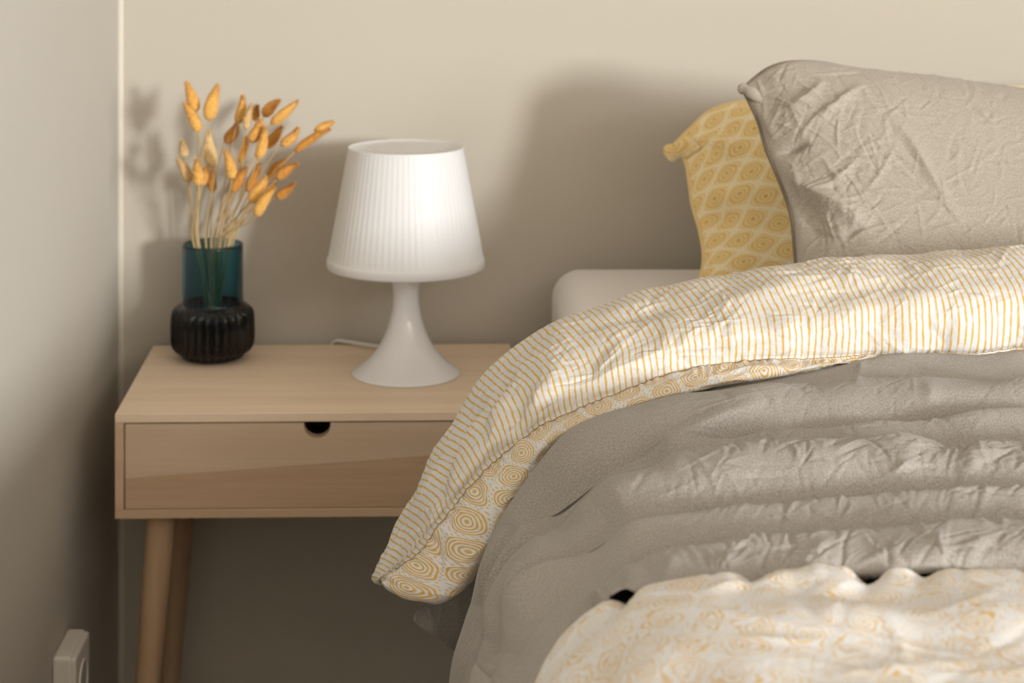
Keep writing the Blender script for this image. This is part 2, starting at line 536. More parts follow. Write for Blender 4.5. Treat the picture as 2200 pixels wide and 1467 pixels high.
# ------------------------------------------------------------------ nightstand
NS_TOP = 0.552
ang = math.radians(1.4)
bl = np.array([-0.368, 2.276])                  # back left corner of the top
Wn, Dn, Hn, Tn = 0.455, 0.308, 0.1155, 0.0098
rgt = np.array([math.cos(ang), math.sin(ang)]); frt = np.array([math.sin(ang), -math.cos(ang)])
cen = bl + rgt * Wn / 2 + frt * Dn / 2
ns = empty('nightstand', (cen[0], cen[1], 0), ang)
tag(ns, 'pale ash wood bedside table with one drawer and round tapered legs', 'nightstand')
hx, hy = Wn / 2, Dn / 2
zt, zb = NS_TOP, NS_TOP - Hn
box('top_panel', (-hx, -hy, zt - Tn), (hx, hy, zt), M['ash_top'], ns, 0.0008)
box('bottom_panel', (-hx, -hy, zb), (hx, hy, zb + Tn), M['ash'], ns, 0.0008)
box('side_panel', (-hx, -hy, zb + Tn), (-hx + Tn, hy, zt - Tn), M['ash'], ns, 0.0006)
box('side_panel', (hx - Tn, -hy, zb + Tn), (hx, hy, zt - Tn), M['ash'], ns, 0.0006)
box('back_panel', (-hx + Tn, hy - 0.006, zb + Tn), (hx - Tn, hy, zt - Tn), M['ash'], ns)
g = 0.0014
x0, x1, z0, z1 = -hx + Tn + g, hx - Tn - g, zb + Tn + g * 0.6, zt - Tn - g
drawer = boxes('drawer', [((x0 + .004, -hy + .019, z0 + .004), (x1 - .004, hy - .02, z0 + .010)),
                          ((x0 + .004, -hy + .019, z0 + .010), (x0 + .012, hy - .02, z1 - .012)),
                          ((x1 - .012, -hy + .019, z0 + .010), (x1 - .004, hy - .02, z1 - .012)),
                          ((x0 + .012, hy - .028, z0 + .010), (x1 - .012, hy - .02, z1 - .012))], M['ash'], ns)
def slab(name, poly, y0, y1, mat, parent):
    bm = bmesh.new()
    vf = [bm.verts.new((x, y0, z)) for x, z in poly]
    vb = [bm.verts.new((x, y1, z)) for x, z in poly]
    bm.faces.new(vf); bm.faces.new(vb[::-1])
    for i in range(len(poly)):
        j = (i + 1) % len(poly)
        bm.faces.new((vf[j], vf[i], vb[i], vb[j]))
    bmesh.ops.recalc_face_normals(bm, faces=bm.faces)
    me = bpy.data.meshes.new(name); bm.to_mesh(me); bm.free()
    return link(name, me, mat, parent, smooth=False)
nx = -hx + 0.2225; nr = 0.0146; nd = 0.0030       # finger notch
notch = [(nx + nr, z1), (nx + nr, z1 - nd)] + [(nx + nr * math.cos(a), z1 - nd - nr * 0.97 * math.sin(a)) for a in np.linspace(0, math.pi, 25)][1:-1] + [(nx - nr, z1 - nd), (nx - nr, z1)]
zl, zr = z0 + 0.0335, z0 + 0.0625                 # sloping joint between the two boards
yf = -hy + 0.0012
b1 = slab('board', [(x0, zl + .00015), (x1, zr + .00015), (x1, z1)] + notch + [(x0, z1)], yf, yf + .016, M['ash_board'], drawer)
b2 = slab('board', [(x0, z0), (x1, z0), (x1, zr), (x0, zl)], yf + .0002, yf + .016, M['ash_board2'], drawer)
b1['label'] = 'pale upper drawer board with half round finger notch'
b2['label'] = 'darker tan lower drawer board'
for sx, sy in ((-1, -1), (1, -1), (-1, 1), (1, 1)):
    top = np.array([sx * (hx - 0.047), sy * (hy - 0.037 if sy < 0 else hy - 0.034), zb])
    bot = np.array([sx * (hx - 0.014), sy * (hy - 0.012 if sy < 0 else hy - 0.022), 0.0])
    ts = np.linspace(0, 1, 14)
    pts = top + (bot - top) * ts[:, None]
    th = np.linspace(0, 2 * math.pi, 24, endpoint=False)
    rad = np.interp(ts, [0, 1], [0.0168, 0.0105])
    ring = np.stack([pts[:, None, 0] + rad[:, None] * np.cos(th), pts[:, None, 1] + rad[:, None] * np.sin(th), np.repeat(pts[:, 2:], 24, 1)], -1)
    ring = np.concatenate([ring, np.repeat(pts[-1:][:, None], 24, 1)])
    grid_mesh('leg', ring, None, M['ash_leg'], ns, close_c=True)

# ------------------------------------------------------------------ lamp
lamp = empty('table_lamp', (-0.0435, 2.14, NS_TOP))
tag(lamp, 'white plastic table lamp with a pleated cone shade and flared foot', 'lamp')
pb = prof_smooth([(0.0650, 0.0006), (0.0645, 0.0025), (0.0560, 0.0088), (0.0465, 0.0165), (0.0360, 0.0285), (0.0285, 0.0410), (0.0232, 0.0530),
                  (0.0187, 0.0680), (0.0162, 0.0830), (0.0155, 0.0950), (0.0165, 0.1070), (0.0200, 0.1180), (0.0245, 0.1290), (0.0270, 0.1400)], 60)
pb = [(0.0, 0.0004), (0.0640, 0.0)] + pb + [(0.0, 0.141)]
lathe('lamp_base', pb, 96, M['lamp_base'], lamp)
so = [(0.0910, 0.1290), (0.0940, 0.1286), (0.0947, 0.1298), (0.0947, 0.1368), (0.0943, 0.1384), (0.0934, 0.1396), (0.0926, 0.1415)]
body = [(0.0926 + (0.0692 - 0.0926) * t, 0.1415 + (0.2690 - 0.1415) * t) for t in np.linspace(0.04, 1, 14)]
top = [(0.0693, 0.2705), (0.0689, 0.2713), (0.0684, 0.2714), (0.0680, 0.2710), (0.0676, 0.2706), (0.045, 0.2706), (0.0002, 0.2706)]
inn = [(0.0002, 0.2660), (0.066, 0.2660)] + [(0.0672 + (0.0890 - 0.0672) * t, 0.2640 + (0.1415 - 0.2640) * t) for t in np.linspace(0, 1, 8)]
pr = so + body + top
lathe('lamp_shade', pr, 432, M['shade'], lamp, flute=72, flute_amp=0.0045, flute_w=[0] * 6 + [0.6] + [1] * 14 + [0] * 7)
shade = [o for o in lamp.children if o.name.startswith('lamp_shade')][0]
lathe('shade_lining', inn, 96, M['shade'], lamp)
cordp = cr([(0.0, 0.052, 0.008), (-0.006, 0.075, 0.0060), (-0.028, 0.105, 0.0050), (-0.055, 0.122, 0.0050), (-0.078, 0.138, 0.0045), (-0.094, 0.150, 0.0020), (-0.100, 0.1535, -0.012), (-0.09, 0.154, -0.04), (0.0, 0.154, -0.06), (0.15, 0.150, -0.07), (0.25, 0.148, -0.08), (0.30, 0.147, -0.20), (0.31, 0.147, -0.53)], 60)
tube('cord', cordp, 0.0023, M['cord'], lamp, 10)

# ------------------------------------------------------------------ vase
VX, VY = (457 - HX) * 2.212 / F, 2.212
vase = empty('vase', (VX, VY, NS_TOP))
tag(vase, 'dark teal glass vase with straight neck and ribbed belly', 'vase')
out = prof_smooth([(0.030, 0.0012), (0.0375, 0.0032), (0.0400, 0.0075), (0.0455, 0.0115), (0.0490, 0.0170), (0.0502, 0.0250), (0.0504, 0.0350), (0.0503, 0.0450),
                   (0.0498, 0.0540), (0.0480, 0.0605), (0.0440, 0.0655), (0.0400, 0.0680), (0.0383, 0.0700), (0.0378, 0.0740), (0.0376, 0.0850), (0.0375, 0.1100), (0.0375, 0.1400)], 70)
fl = [1.0 if 0.010 < z < 0.058 else max(0.0, 1 - min(abs(z - 0.010), abs(z - 0.058)) / 0.008) for r, z in out]
rim = [(0.0373, 0.1418), (0.0360, 0.1424), (0.0347, 0.1415)]
inn = prof_smooth([(0.0343, 0.139), (0.0343, 0.110), (0.0343, 0.080), (0.0343, 0.070), (0.0345, 0.0640), (0.0365, 0.0570), (0.0385, 0.0480), (0.0385, 0.0300), (0.0365, 0.0210), (0.0300, 0.0150), (0.015, 0.0130)], 36)
pr = [(0.0002, 0.0004), (0.026, 0.0004)] + out + rim + inn + [(0.0002, 0.0130)]
lathe('glass_body', pr, 336, M['glass'], vase, flute=28, flute_amp=0.085, flute_w=[0, 0] + fl + [0] * (3 + 36 + 1))

# ------------------------------------------------------------------ dried grasses
# crop coordinates (base x, base y, tip x, tip y, width), depth, tone, label
GR = [
 (665, 370, 585, 130, 92, 2.165, 0, 'golden bunny tail grass whose head reaches the top left of the bunch'),
 (765, 440, 840, 150, 112, 2.150, 0, 'thickest golden bunny tail grass, second from left along the top of the bunch'),
 (685, 530, 565, 300, 88, 2.160, 0, 'golden bunny tail grass leaning left just under the top left head'),
 (985, 460, 1030, 235, 78, 2.170, 0, 'bright golden bunny tail grass standing upright at the top centre of the bunch'),
 (890, 600, 985, 450, 92, 2.200, 1, 'amber bunny tail grass behind and below the top centre head'),
 (1060, 510, 1105, 305, 66, 2.150, 2, 'slim pale straw bunny tail grass right of the top centre head'),
 (1195, 405, 1325, 275, 90, 2.200, 1, 'amber bunny tail grass tilted right at the top right of the bunch'),
 (1255, 465, 1470, 275, 82, 2.160, 0, 'long golden bunny tail grass slanting to the upper right corner of the bunch'),
 (1090, 600, 1175, 425, 96, 2.150, 0, 'plump golden bunny tail grass in the upper middle of the bunch'),
 (1150, 740, 1205, 480, 82, 2.135, 0, 'upright golden bunny tail grass in front right of the middle'),
 (1210, 650, 1345, 480, 86, 2.215, 1, 'dark amber bunny tail grass at the back, right of the middle'),
 (1330, 630, 1470, 490, 82, 2.170, 0, 'golden bunny tail grass tilted right below the upper right head'),
 (1600, 530, 1750, 450, 66, 2.190, 0, 'small golden bunny tail grass farthest right near the lamp shade, the upper of two'),
 (1445, 685, 1725, 505, 66, 2.165, 1, 'long slim amber bunny tail grass reaching far right towards the lamp, lower of two'),
 (580, 725, 560, 595, 72, 2.180, 2, 'small pale straw bunny tail grass at the left edge of the bunch'),
 (610, 925, 510, 735, 86, 2.170, 2, 'dull straw bunny tail grass lowest on the far left'),
 (685, 950, 665, 740, 82, 2.150, 0, 'golden bunny tail grass low on the left among the stems'),
 (715, 950, 770, 790, 76, 2.165, 0, 'short golden bunny tail grass tilted right low on the left among the stems'),
 (810, 810, 765, 500, 104, 2.175, 2, 'large pale tan bunny tail grass in the left middle of the bunch'),
 (945, 900, 890, 665, 84, 2.130, 0, 'bright golden bunny tail grass leaning left at the front centre of the bunch'),
 (805, 1000, 800, 830, 72, 2.200, 1, 'dim amber bunny tail grass low behind the left stems'),
 (955, 1005, 1060, 800, 88, 2.160, 1, 'amber bunny tail grass low in the centre tilted right'),
 (1065, 1000, 1165, 770, 82, 2.195, 1, 'dark amber bunny tail grass behind the low centre heads'),
 (1090, 1080, 1215, 880, 110, 2.140, 0, 'plump amber gold bunny tail grass low right of the centre'),
 (1140, 1195, 1290, 970, 86, 2.120, 0, 'lowest bright golden bunny tail grass on the right, nearest the vase rim'),
 (1290, 1040, 1440, 930, 76, 2.180, 1, 'amber bunny tail grass bending right low beside the lowest right head'),
 (1300, 900, 1465, 780, 82, 2.165, 1, 'amber bunny tail grass on the right at the middle height of the bunch'),
 (1240, 900, 1385, 745, 76, 2.215, 1, 'dark amber bunny tail grass partly hidden behind the right middle heads'),
 (1185, 1060, 1285, 920, 72, 2.200, 1, 'dim amber bunny tail grass half hidden behind the lowest right heads'),
 (1005, 770, 1055, 560, 74, 2.215, 1, 'brown amber bunny tail grass at the back of the bunch centre'),
 (1135, 440, 1150, 320, 66, 2.222, 1, 'small brown amber bunny tail grass at the back beneath the top right heads'),
]
rng = np.random.default_rng(5)
for k, (bx, by, tx, ty, wd, d, tone, lab) in enumerate(GR):
    s = 3.668
    B = at(240 + bx / s, 140 + by / s, d); T = at(240 + tx / s, 140 + ty / s, d + rng.uniform(-0.008, 0.008))
    wr = wd / s * d / F * 0.55
    g = empty('bunny_tail', (VX, VY, NS_TOP))
    tag(g, lab, 'dried grass', 'dried bunny tail grasses in the teal vase', 'thing')
    off = np.array([VX, VY, NS_TOP])
    # stem
    f = (bx - 510) / (1750 - 510)
    ncr = np.interp(bx, [510, 700, 900, 1150, 1450, 1750], [-0.0265, -0.019, -0.003, 0.013, 0.025, 0.027]) + rng.uniform(-0.003, 0.003)
    ny = np.clip((d - 2.165) * 0.35, -0.018, 0.018) + rng.uniform(-0.006, 0.006)
    neck = np.array([VX + ncr, VY + ny, NS_TOP + 0.142])
    foot = np.array([VX - ncr * rng.uniform(0.0, 0.5) + rng.uniform(-0.006, 0.006), VY - ny * 0.6, NS_TOP + 0.0150])
    mid = neck * 0.5 + foot * 0.5 + np.array([0, 0, 0])
    ax = (T - B); ax /= np.linalg.norm(ax)
    L = np.linalg.norm(B - neck)
    t = np.linspace(0, 1, 20)[:, None]
    dn = (neck - foot) / np.linalg.norm(neck - foot)
    h00 = 2 * t ** 3 - 3 * t ** 2 + 1; h10 = t ** 3 - 2 * t ** 2 + t; h01 = -2 * t ** 3 + 3 * t ** 2; h11 = t ** 3 - t ** 2
    up = h00 * neck + h10 * dn * L * 0.75 + h01 * B + h11 * (0.6 * ax + 0.4 * (B - neck) / L) * L * 0.6
    low = foot + (neck - foot) * np.linspace(0, 1, 8)[:, None]
    pts = np.concatenate([low[:-1], up]) - off
    tube('stem', pts, np.linspace(0.0011, 0.00075, len(pts)), M['straw'], g, 6)
    # seed head
    zz = np.linspace(0, 1, 18)
    rr = wr * np.clip(np.sin(np.pi * np.clip(zz, 0, 1) ** 0.72), 0, 1) ** 0.62 * (1 - 0.30 * zz)
    rr *= 0.94 / rr.max() * wr
    rr[0] = rr[-1] = 0.0002
    hp = B + (T - B) * zz[:, None] - off
    bend = np.cross(ax, [0, 1, 0]) * rng.uniform(-0.004, 0.004)
    hp = hp + bend * (4 * zz * (1 - zz))[:, None]
    mt = M['seed'][tone]
    R = tube_data(hp, rr, 16)
    R = R + rng.normal(0, 0.00022, R.shape)
    hd = grid_mesh('seed_head', R, None, mt, g, close_c=True)
    # bristles: thin slanting blades all over the head
    nb = 750
    V = []; Fc = []
    U = np.cross(ax, [0.3, 0.9, 0.2]); U /= np.linalg.norm(U); W = np.cross(ax, U)
    for q in range(nb):
        z = rng.uniform(0.03, 0.97); a = rng.uniform(0, 2 * math.pi)
        r = np.interp(z, zz, rr); c = np.array([np.interp(z, zz, hp[:, i]) for i in range(3)])
        rad = U * math.cos(a) + W * math.sin(a)
        side = np.cross(ax, rad)
        p = c + rad * r * 0.85
        ln = rng.uniform(0.0030, 0.0058)
        dr = ax * 0.86 + rad * rng.uniform(0.3, 0.6) + side * rng.uniform(-0.25, 0.25)
        b0 = len(V)
        V += [p - side * 0.00028, p + side * 0.00028, p + dr * ln]
        Fc.append((b0, b0 + 1, b0 + 2))
    me = bpy.data.meshes.new('bristles'); me.from_pydata([tuple(v) for v in V], [], Fc); me.update()
    o = link('bristles', me, mt, hd, smooth=False); o['kind'] = 'stuff'

# ------------------------------------------------------------------ wall socket
sk = empty('wall_socket', (LX, 1.943, 0.231))
tag(sk, 'white surface mounted wall socket low on the left wall', 'socket')
box('housing', (0.0, -0.039, 0.0), (0.021, 0.039, 0.080), M['socket'], sk, 0.004, 3)
fr = box('cover_plate', (0.019, -0.037, 0.002), (0.0255, 0.037, 0.078), M['socket'], sk, 0.003, 3)
ring = [(0.0215, 0.0), (0.0215, 0.0012), (0.0205, 0.0018), (0.0195, 0.0012), (0.0190, 0.0), (0.0188, -0.004)]
th = np.linspace(0, 2 * math.pi, 40, endpoint=False)
P = np.array([[(0.0255 + z, r * math.cos(a), 0.040 + r * math.sin(a)) for a in th] for r, z in ring])
grid_mesh('socket_ring', P, None, M['socket'], sk, close_c=True)
P = np.array([[(0.0258, r * math.cos(a), 0.040 + r * math.sin(a)) for a in th] for r in (0.0188, 0.0002)])
grid_mesh('socket_recess', P, None, mat_plain('grey plastic', (0.45, 0.43, 0.39), 0.5), sk, close_c=True)

# ------------------------------------------------------------------ bed base and mattress
BX = 0.137; BR = 1.78
bb = empty('bed_base', (0.96, 1.28, 0))
tag(bb, 'dark upholstered bed base under the mattress', 'bed base')
o = box('base_body', (BX + .02, 0.28, 0.14), (BR, 2.265, 0.435), M['divan'], None, 0.012, 3); rebase(o, bb)
for lx in (BX + .08, BR - .06):
    for ly in (0.34, 2.2):
        o = tube('leg', [(lx, ly, z) for z in (0.0, 0.05, 0.10, 0.15)], 0.025, M['black'], None, 16); rebase(o, bb)

def mattress_mesh():
    x0, x1, y0, y1, z0, z1, r = BX, BR, 0.28, 2.268, 0.437, 0.657, 0.036
    bm = bmesh.new()
    bmesh.ops.create_cube(bm, size=1.0)
    lo = (x0, y0, z0); hi = (x1, y1, z1)
    for v in bm.verts:
        v.co = Vector([lo[i] + (v.co[i] + 0.5) * (hi[i] - lo[i]) for i in range(3)])
    bmesh.ops.bevel(bm, geom=bm.edges[:], offset=r, segments=8, affect='EDGES', profile=0.5)
    bm.normal_update()
    me = bpy.data.meshes.new('mattress'); bm.to_mesh(me); bm.free()
    uvl = me.uv_layers.new(name='UVMap')
    for lp in me.loops:
        c = me.vertices[lp.vertex_index].co
        uvl.data[lp.index].uv = (c.x + 0.3 * c.z, c.y + 0.7 * c.z)
    return me
mo = link('mattress', mattress_mesh(), M['sheet'])
tag(mo, 'mattress under a smooth off white fitted sheet at the head of the bed', 'mattress')

# ------------------------------------------------------------------ pillows
def coons(top, bottom, left, right, nu, nv):
    tp = cr_at(np.array(top), even_t(np.array(top), nu)); bt = cr_at(np.array(bottom), even_t(np.array(bottom), nu))
    lf = cr_at(np.array(left), even_t(np.array(left), nv)); rt = cr_at(np.array(right), even_t(np.array(right), nv))
    u = np.linspace(0, 1, nu)[None, :, None]; v = np.linspace(0, 1, nv)[:, None, None]
    P = (1 - v) * tp[None] + v * bt[None] + (1 - u) * lf[:, None] + u * rt[:, None]
    P -= (1 - u) * (1 - v) * tp[0] + u * (1 - v) * tp[-1] + (1 - u) * v * bt[0] + u * v * bt[-1]
    return P

def pillow(name, label, top, bottom, left, right, nu, nv, tf, tb, mat, seam_mat, detail, power=2.6, expo=0.55):
    P = coons(top, bottom, left, right, nu, nv)
    Nn = normals(P)
    if Nn[..., 1].mean() > 0: Nn = -Nn
    Nn = Nn.mean((0, 1)); Nn /= np.linalg.norm(Nn)
    u = np.abs(np.linspace(-1, 1, nu))[None, :]; v = np.abs(np.linspace(-1, 1, nv))[:, None]
    b = (np.clip(1 - u ** power, 0, 1) * np.clip(1 - v ** power, 0, 1)) ** expo
    front = P + Nn * (tf * b)[..., None]
    A, B = arcs(front)
    H = detail(front, A, B)
    edge = np.clip(np.minimum(np.minimum(1 - u, 1 - v) * 14, 1), 0, 1)
    n2 = normals(front)
    if n2[..., 1].mean() > 0: n2 = -n2
    front = front + n2 * (H * edge)[..., None]
    UV = np.stack(np.broadcast_arrays(A[None, :], -B[:, None]), -1)
    root = empty(name, tuple(P[-1].mean(0)))
    tag(root, label, 'pillow')
    fo = rebase(grid_mesh('front_cover', front, UV, mat), root)
    st = 4
    Pb = P[::st, ::st]; bb_ = b[::st, ::st]
    if (nv - 1) % st or (nu - 1) % st: raise ValueError('grid')
    back = Pb - Nn * (tb * bb_)[..., None]
    rebase(grid_mesh('back_cover', back, UV[::st, ::st], mat), root)
    border = np.concatenate([P[0], P[1:, -1], P[-1, -2::-1], P[-2:0:-1, 0]])
    rg = np.random.default_rng(3)
    border = border + Nn * 0.0
    rebase(grid_mesh('seam_edge', tube_data(np.concatenate([border, border[:1]])[::3], 0.0026, 7), None, seam_mat, None, close_c=True), root)
    return root, P, Nn

rngp = np.random.default_rng(11)
def detail_yellow(Pf, A, B):
    H = 0.0035 * smooth_noise(A, B, rngp, 0.14, 30)
    H += random_creases(A, B, 90, rngp, 0.0016, 0.0045, 0.035, 0.2, 0.9)
    H += crease_line(Pf, [(1480, 300), (1530, 305), (1600, 322)], 0.007, 0.008)
    H += crease_line(Pf, [(1490, 285), (1560, 270), (1640, 290)], 0.012, -0.007)
    H += crease_line(Pf, [(1490, 450), (1530, 470), (1600, 450)], 0.014, -0.009)
    H += crease_line(Pf, [(1500, 400), (1560, 420), (1640, 400)], 0.014, 0.004)
    return H
yl = [at(1440, 322, 2.145), at(1470, 340, 2.130), at(1481, 390, 2.110), at(1488, 440, 2.090), at(1505, 500, 2.065), at(1512, 560, 2.040), at(1498, 628, 2.005)]
yt = [at(1440, 322, 2.145), at(1460, 300, 2.151), at(1492, 268, 2.160), at(1528, 238, 2.167), at(1580, 222, 2.170), at(1700, 214, 2.170), at(1900, 205, 2.170), at(2100, 197, 2.170), at(2300, 192, 2.170), at(2520, 200, 2.170), at(2660, 215, 2.170), at(2720, 245, 2.160)]
yb = [yl[-1], at(1600, 640, 1.985), at(1800, 640, 1.975), at(2100, 640, 1.975), at(2400, 640, 1.975), at(2720, 628, 2.005)]
yr = [yt[-1], at(2690, 400, 2.085), yb[-1]]
pillow('pillow', 'mustard yellow ogee print pillow standing against the wall behind the taupe pillow', yt, yb, yl, yr, 361, 181, 0.045, 0.075, M['mustard'], M['mustard_seam'], detail_yellow, 2.4, 0.6)

def detail_gray(Pf, A, B):
    H = 0.0030 * smooth_noise(A, B, rngp, 0.16, 30)
    u = (A / A[-1])[None, :]; v = (B / B[-1])[:, None]
    left = np.exp(-(u / 0.22) ** 2)
    m = np.broadcast_to(0.45 + 0.9 * left, H.shape)
    iv = in_view(Pf)
    H += random_creases(A, B, 520, rngp, 0.0021, 0.0024, 0.030, 1.0, 0.9, m * iv, 1.1)
    H += random_creases(A, B, 1300, rngp, 0.0012, 0.0016, 0.014, 1.2, 1.1, iv, 1.2)
    L = lambda pts, w, a, s=1.5: crease_line(Pf, pts, w, a, s)
    H += L([(1612, 215), (1640, 260), (1668, 300)], 0.006, 0.010)
    H += L([(1600, 200), (1690, 190), (1790, 195)], 0.010, -0.006)
    H += L([(1660, 335), (1700, 320), (1740, 305)], 0.004, -0.010)
    H += L([(1690, 240), (1740, 205), (1775, 170)], 0.006, 0.006)
    H += L([(1745, 275), (1800, 225), (1860, 180)], 0.005, 0.006)
    H += L([(1660, 345), (1700, 385), (1760, 420), (1830, 460), (1880, 520)], 0.011, 0.013)
    H += L([(1660, 360), (1690, 420), (1730, 480), (1800, 520)], 0.022, -0.013)
    H += L([(1700, 345), (1715, 400), (1720, 440)], 0.004, 0.005)
    H += L([(1900, 240), (1960, 310), (2010, 390), (2070, 470)], 0.005, 0.005)
    H += L([(1740, 420), (1800, 380), (1870, 310)], 0.003, 0.003)
    H += L([(1760, 330), (1800, 380), (1850, 400)], 0.003, 0.003)
    H += L([(1850, 420), (1890, 370), (1930, 300)], 0.003, 0.002)
    H += L([(1790, 560), (1830, 500), (1900, 480)], 0.008, -0.004)
    return H
gl = [at(1597, 192, 1.944), at(1614, 226, 1.930), at(1632, 268, 1.913), at(1647, 320, 1.891), at(1677, 392, 1.859), at(1700, 460, 1.828), at(1708, 530, 1.796), at(1715, 610, 1.757), at(1735, 720, 1.711)]
gt = [gl[0], at(1618, 172, 1.948), at(1655, 146, 1.951), at(1705, 134, 1.954), at(1780, 138, 1.955), at(1860, 156, 1.955), at(1920, 171, 1.955), at(2020, 181, 1.955), at(2120, 189, 1.955), at(2220, 200, 1.955), at(2400, 212, 1.955), at(2600, 205, 1.955), at(2760, 190, 1.951), at(2830, 215, 1.941)]
gb = [gl[-1], at(1900, 735, 1.704), at(2200, 738, 1.700), at(2600, 735, 1.704), at(3080, 720, 1.711)]
gr_ = [gt[-1], at(2880, 400, 1.856), gb[-1]]
pillow('pillow', 'large crumpled taupe linen pillow leaning in front of the yellow print pillow', gt, gb, gl, gr_, 561, 401, 0.060, 0.050, M['linen_pillow'], M['taupe_thread'], detail_gray, 2.6, 0.6)
# small gathered corner ears of the two pillowcases
def ear(parent, pts, rad, mat):
    c = cr(pts, 14)
    Q = tube_data(c, rad, 14)
    d0 = Q - c[:, None]
    d0[..., 1] *= 0.45
    d0 = d0 * (1 + 0.25 * np.sin(np.linspace(0, 9, 14))[:, None, None])
    rebase(grid_mesh('corner_tab', c[:, None] + d0, np.stack(np.broadcast_arrays(np.linspace(0, .04, 14)[:, None], np.linspace(0, .05, 14)[None, :]), -1), mat, None, close_c=True), parent)
pl = [o for o in COL.objects if o.name.startswith('pillow') and o.type == 'EMPTY']
ear(pl[0], [at(1505, 318, 2.120), at(1480, 318, 2.127), at(1460, 322, 2.133), at(1444, 328, 2.138), at(1436, 332, 2.142)], np.interp(np.linspace(0, 1, 14), [0, .3, .6, .85, 1], [0.002, 0.012, 0.0115, 0.0095, 0.003]), M['mustard'])
ear(pl[1], [at(1640, 222, 1.92), at(1615, 200, 1.932), at(1600, 192, 1.940), at(1588, 189, 1.948)], np.interp(np.linspace(0, 1, 14), [0, .4, .8, 1], [0.002, 0.0075, 0.0055, 0.001]), M['linen_pillow'])

# ------------------------------------------------------------------ duvet
duvet = empty('duvet', (0.96, 0.9, 0.66))
tag(duvet, 'thick duvet with ochre print, its striped underside turned back over the left edge', 'duvet')
rngd = np.random.default_rng(21)
# body of the duvet, lying on the mattress
cx = [1.80, 1.4, 1.0, 0.7, 0.5, 0.4, 0.32, 0.26, 0.20, 0.15, 0.10, 0.068, 0.050, 0.040, 0.034, 0.030]
cz = [-.02, 0, 0, 0, 0, 0, 0, 0, -.000, -.003, -.012, -.034, -.066, -.110, -.160, -.230]
rowsd = [(0.24, .60), (0.26, .70), (0.32, .735), (0.45, .748), (0.60, .752), (0.72, .753), (0.82, .754), (0.90, .756), (0.940, .755), (0.974, .750), (1.02, .728), (1.10, .712), (1.25, .703), (1.40, .695), (1.52, .685), (1.58, .672)]
ctrl = [[(x + (0.014 if d > 1.0 else 0.0), d, z + dz) for x, dz in zip(cx, cz)] for d, z in rowsd]
ctrl = np.array(ctrl)
tc = even_t(ctrl[6], 420, np.interp(np.arange(len(cx)), [0, 3, 5, 15], [0.15, 0.5, 1.6, 1.2]))
tr = even_t(ctrl[:, 5], 300, np.interp(np.arange(len(rowsd)), [0, 4, 6, 9, 11, 15], [0.3, 1, 1.6, 1.6, 0.4, 0.2]))
P = surf(ctrl, 0, 0, tr, tc)
X, D = P[..., 0], P[..., 1]
A, B = arcs(P)
H = 0.0030 * smooth_noise(A, B, rngd, 0.10, 40) * np.interp(np.abs(D - 0.975), [0, 0.05], [0.25, 1.0])
H += random_creases(A, B, 560, rngd, 0.0030, 0.0042, 0.035, 1.3, 0.9, in_view(P))
for xd, am, wd in ((0.170, 0.009, 0.008), (0.232, 0.012, 0.008), (0.262, 0.006, 0.006), (0.098, 0.009, 0.006), (0.325, 0.008, 0.008), (0.40, .010, .01)):
    H -= am * np.exp(-((X - xd - (D - 0.97) * 0.35) / wd) ** 2) * np.exp(-((D - 0.975) / 0.028) ** 2)
n2 = normals(P)
if n2[..., 2].mean() < 0: n2 = -n2
P = P + n2 * H[..., None]
UV = np.stack(np.broadcast_arrays(A[None, :], B[:, None]), -1)
o = rebase(grid_mesh('printed_cover', P, UV, M['print_body']), duvet)

# turned back part, a thick closed roll: far edge F, crest K, seam S, hem edge E for each column
Fc = [(4.35, .802, 1.60), (2.9, 0, 1.60)]
FK = [  # F(px,py,d)          K(px,py,d)            S(px,py,d)            E(px,py,d)
 [(2480, 524, 1.60), (2590, 582, 1.475), (2590, 752, 1.455), (2590, 754, 1.478)],
 [(2230, 535, 1.60), (2345, 596, 1.472), (2350, 755, 1.455), (2350, 757, 1.478)],
 [(2013, 545, 1.60), (2117, 610, 1.471), (2126, 757, 1.453), (2128, 759, 1.476)],
 [(1800, 559, 1.60), (1893, 630, 1.472), (1903, 766, 1.452), (1906, 770, 1.466)],
 [(1600, 581, 1.60), (1690, 655, 1.474), (1700, 769, 1.448), (1706, 798, 1.430)],
 [(1420, 620, 1.595), (1495, 692, 1.475), (1510, 778, 1.445), (1520, 832, 1.415)],
 [(1300, 652, 1.59), (1375, 722, 1.474), (1390, 815, 1.442), (1405, 860, 1.412)],
 [(1190, 691, 1.585), (1262, 762, 1.472), (1278, 858, 1.440), (1298, 892, 1.412)],
 [(1102, 746, 1.58), (1172, 808, 1.470), (1193, 891, 1.438), (1218, 928, 1.410)],
 [(1032, 818, 1.57), (1092, 868, 1.468), (1112, 947, 1.436), (1157, 978, 1.405)],
 [(976, 900, 1.56), (1030, 935, 1.466), (1052, 993, 1.434), (1118, 1036, 1.398)],
 [(927, 985, 1.55), (973, 1015, 1.464), (992, 1061, 1.432), (1080, 1100, 1.392)],
 [(886, 1065, 1.54), (923, 1090, 1.462), (940, 1126, 1.430), (1042, 1172, 1.388)],
 [(848, 1140, 1.53), (877, 1160, 1.462), (893, 1187, 1.430), (1006, 1232, 1.386)],
 [(818, 1198, 1.52), (840, 1208, 1.465), (850, 1221, 1.435), (975, 1266, 1.388)],
 [(808, 1234, 1.51), (811, 1243, 1.475), (815, 1249, 1.445), (938, 1288, 1.395)],
]
ncol = len(FK)
cols = []
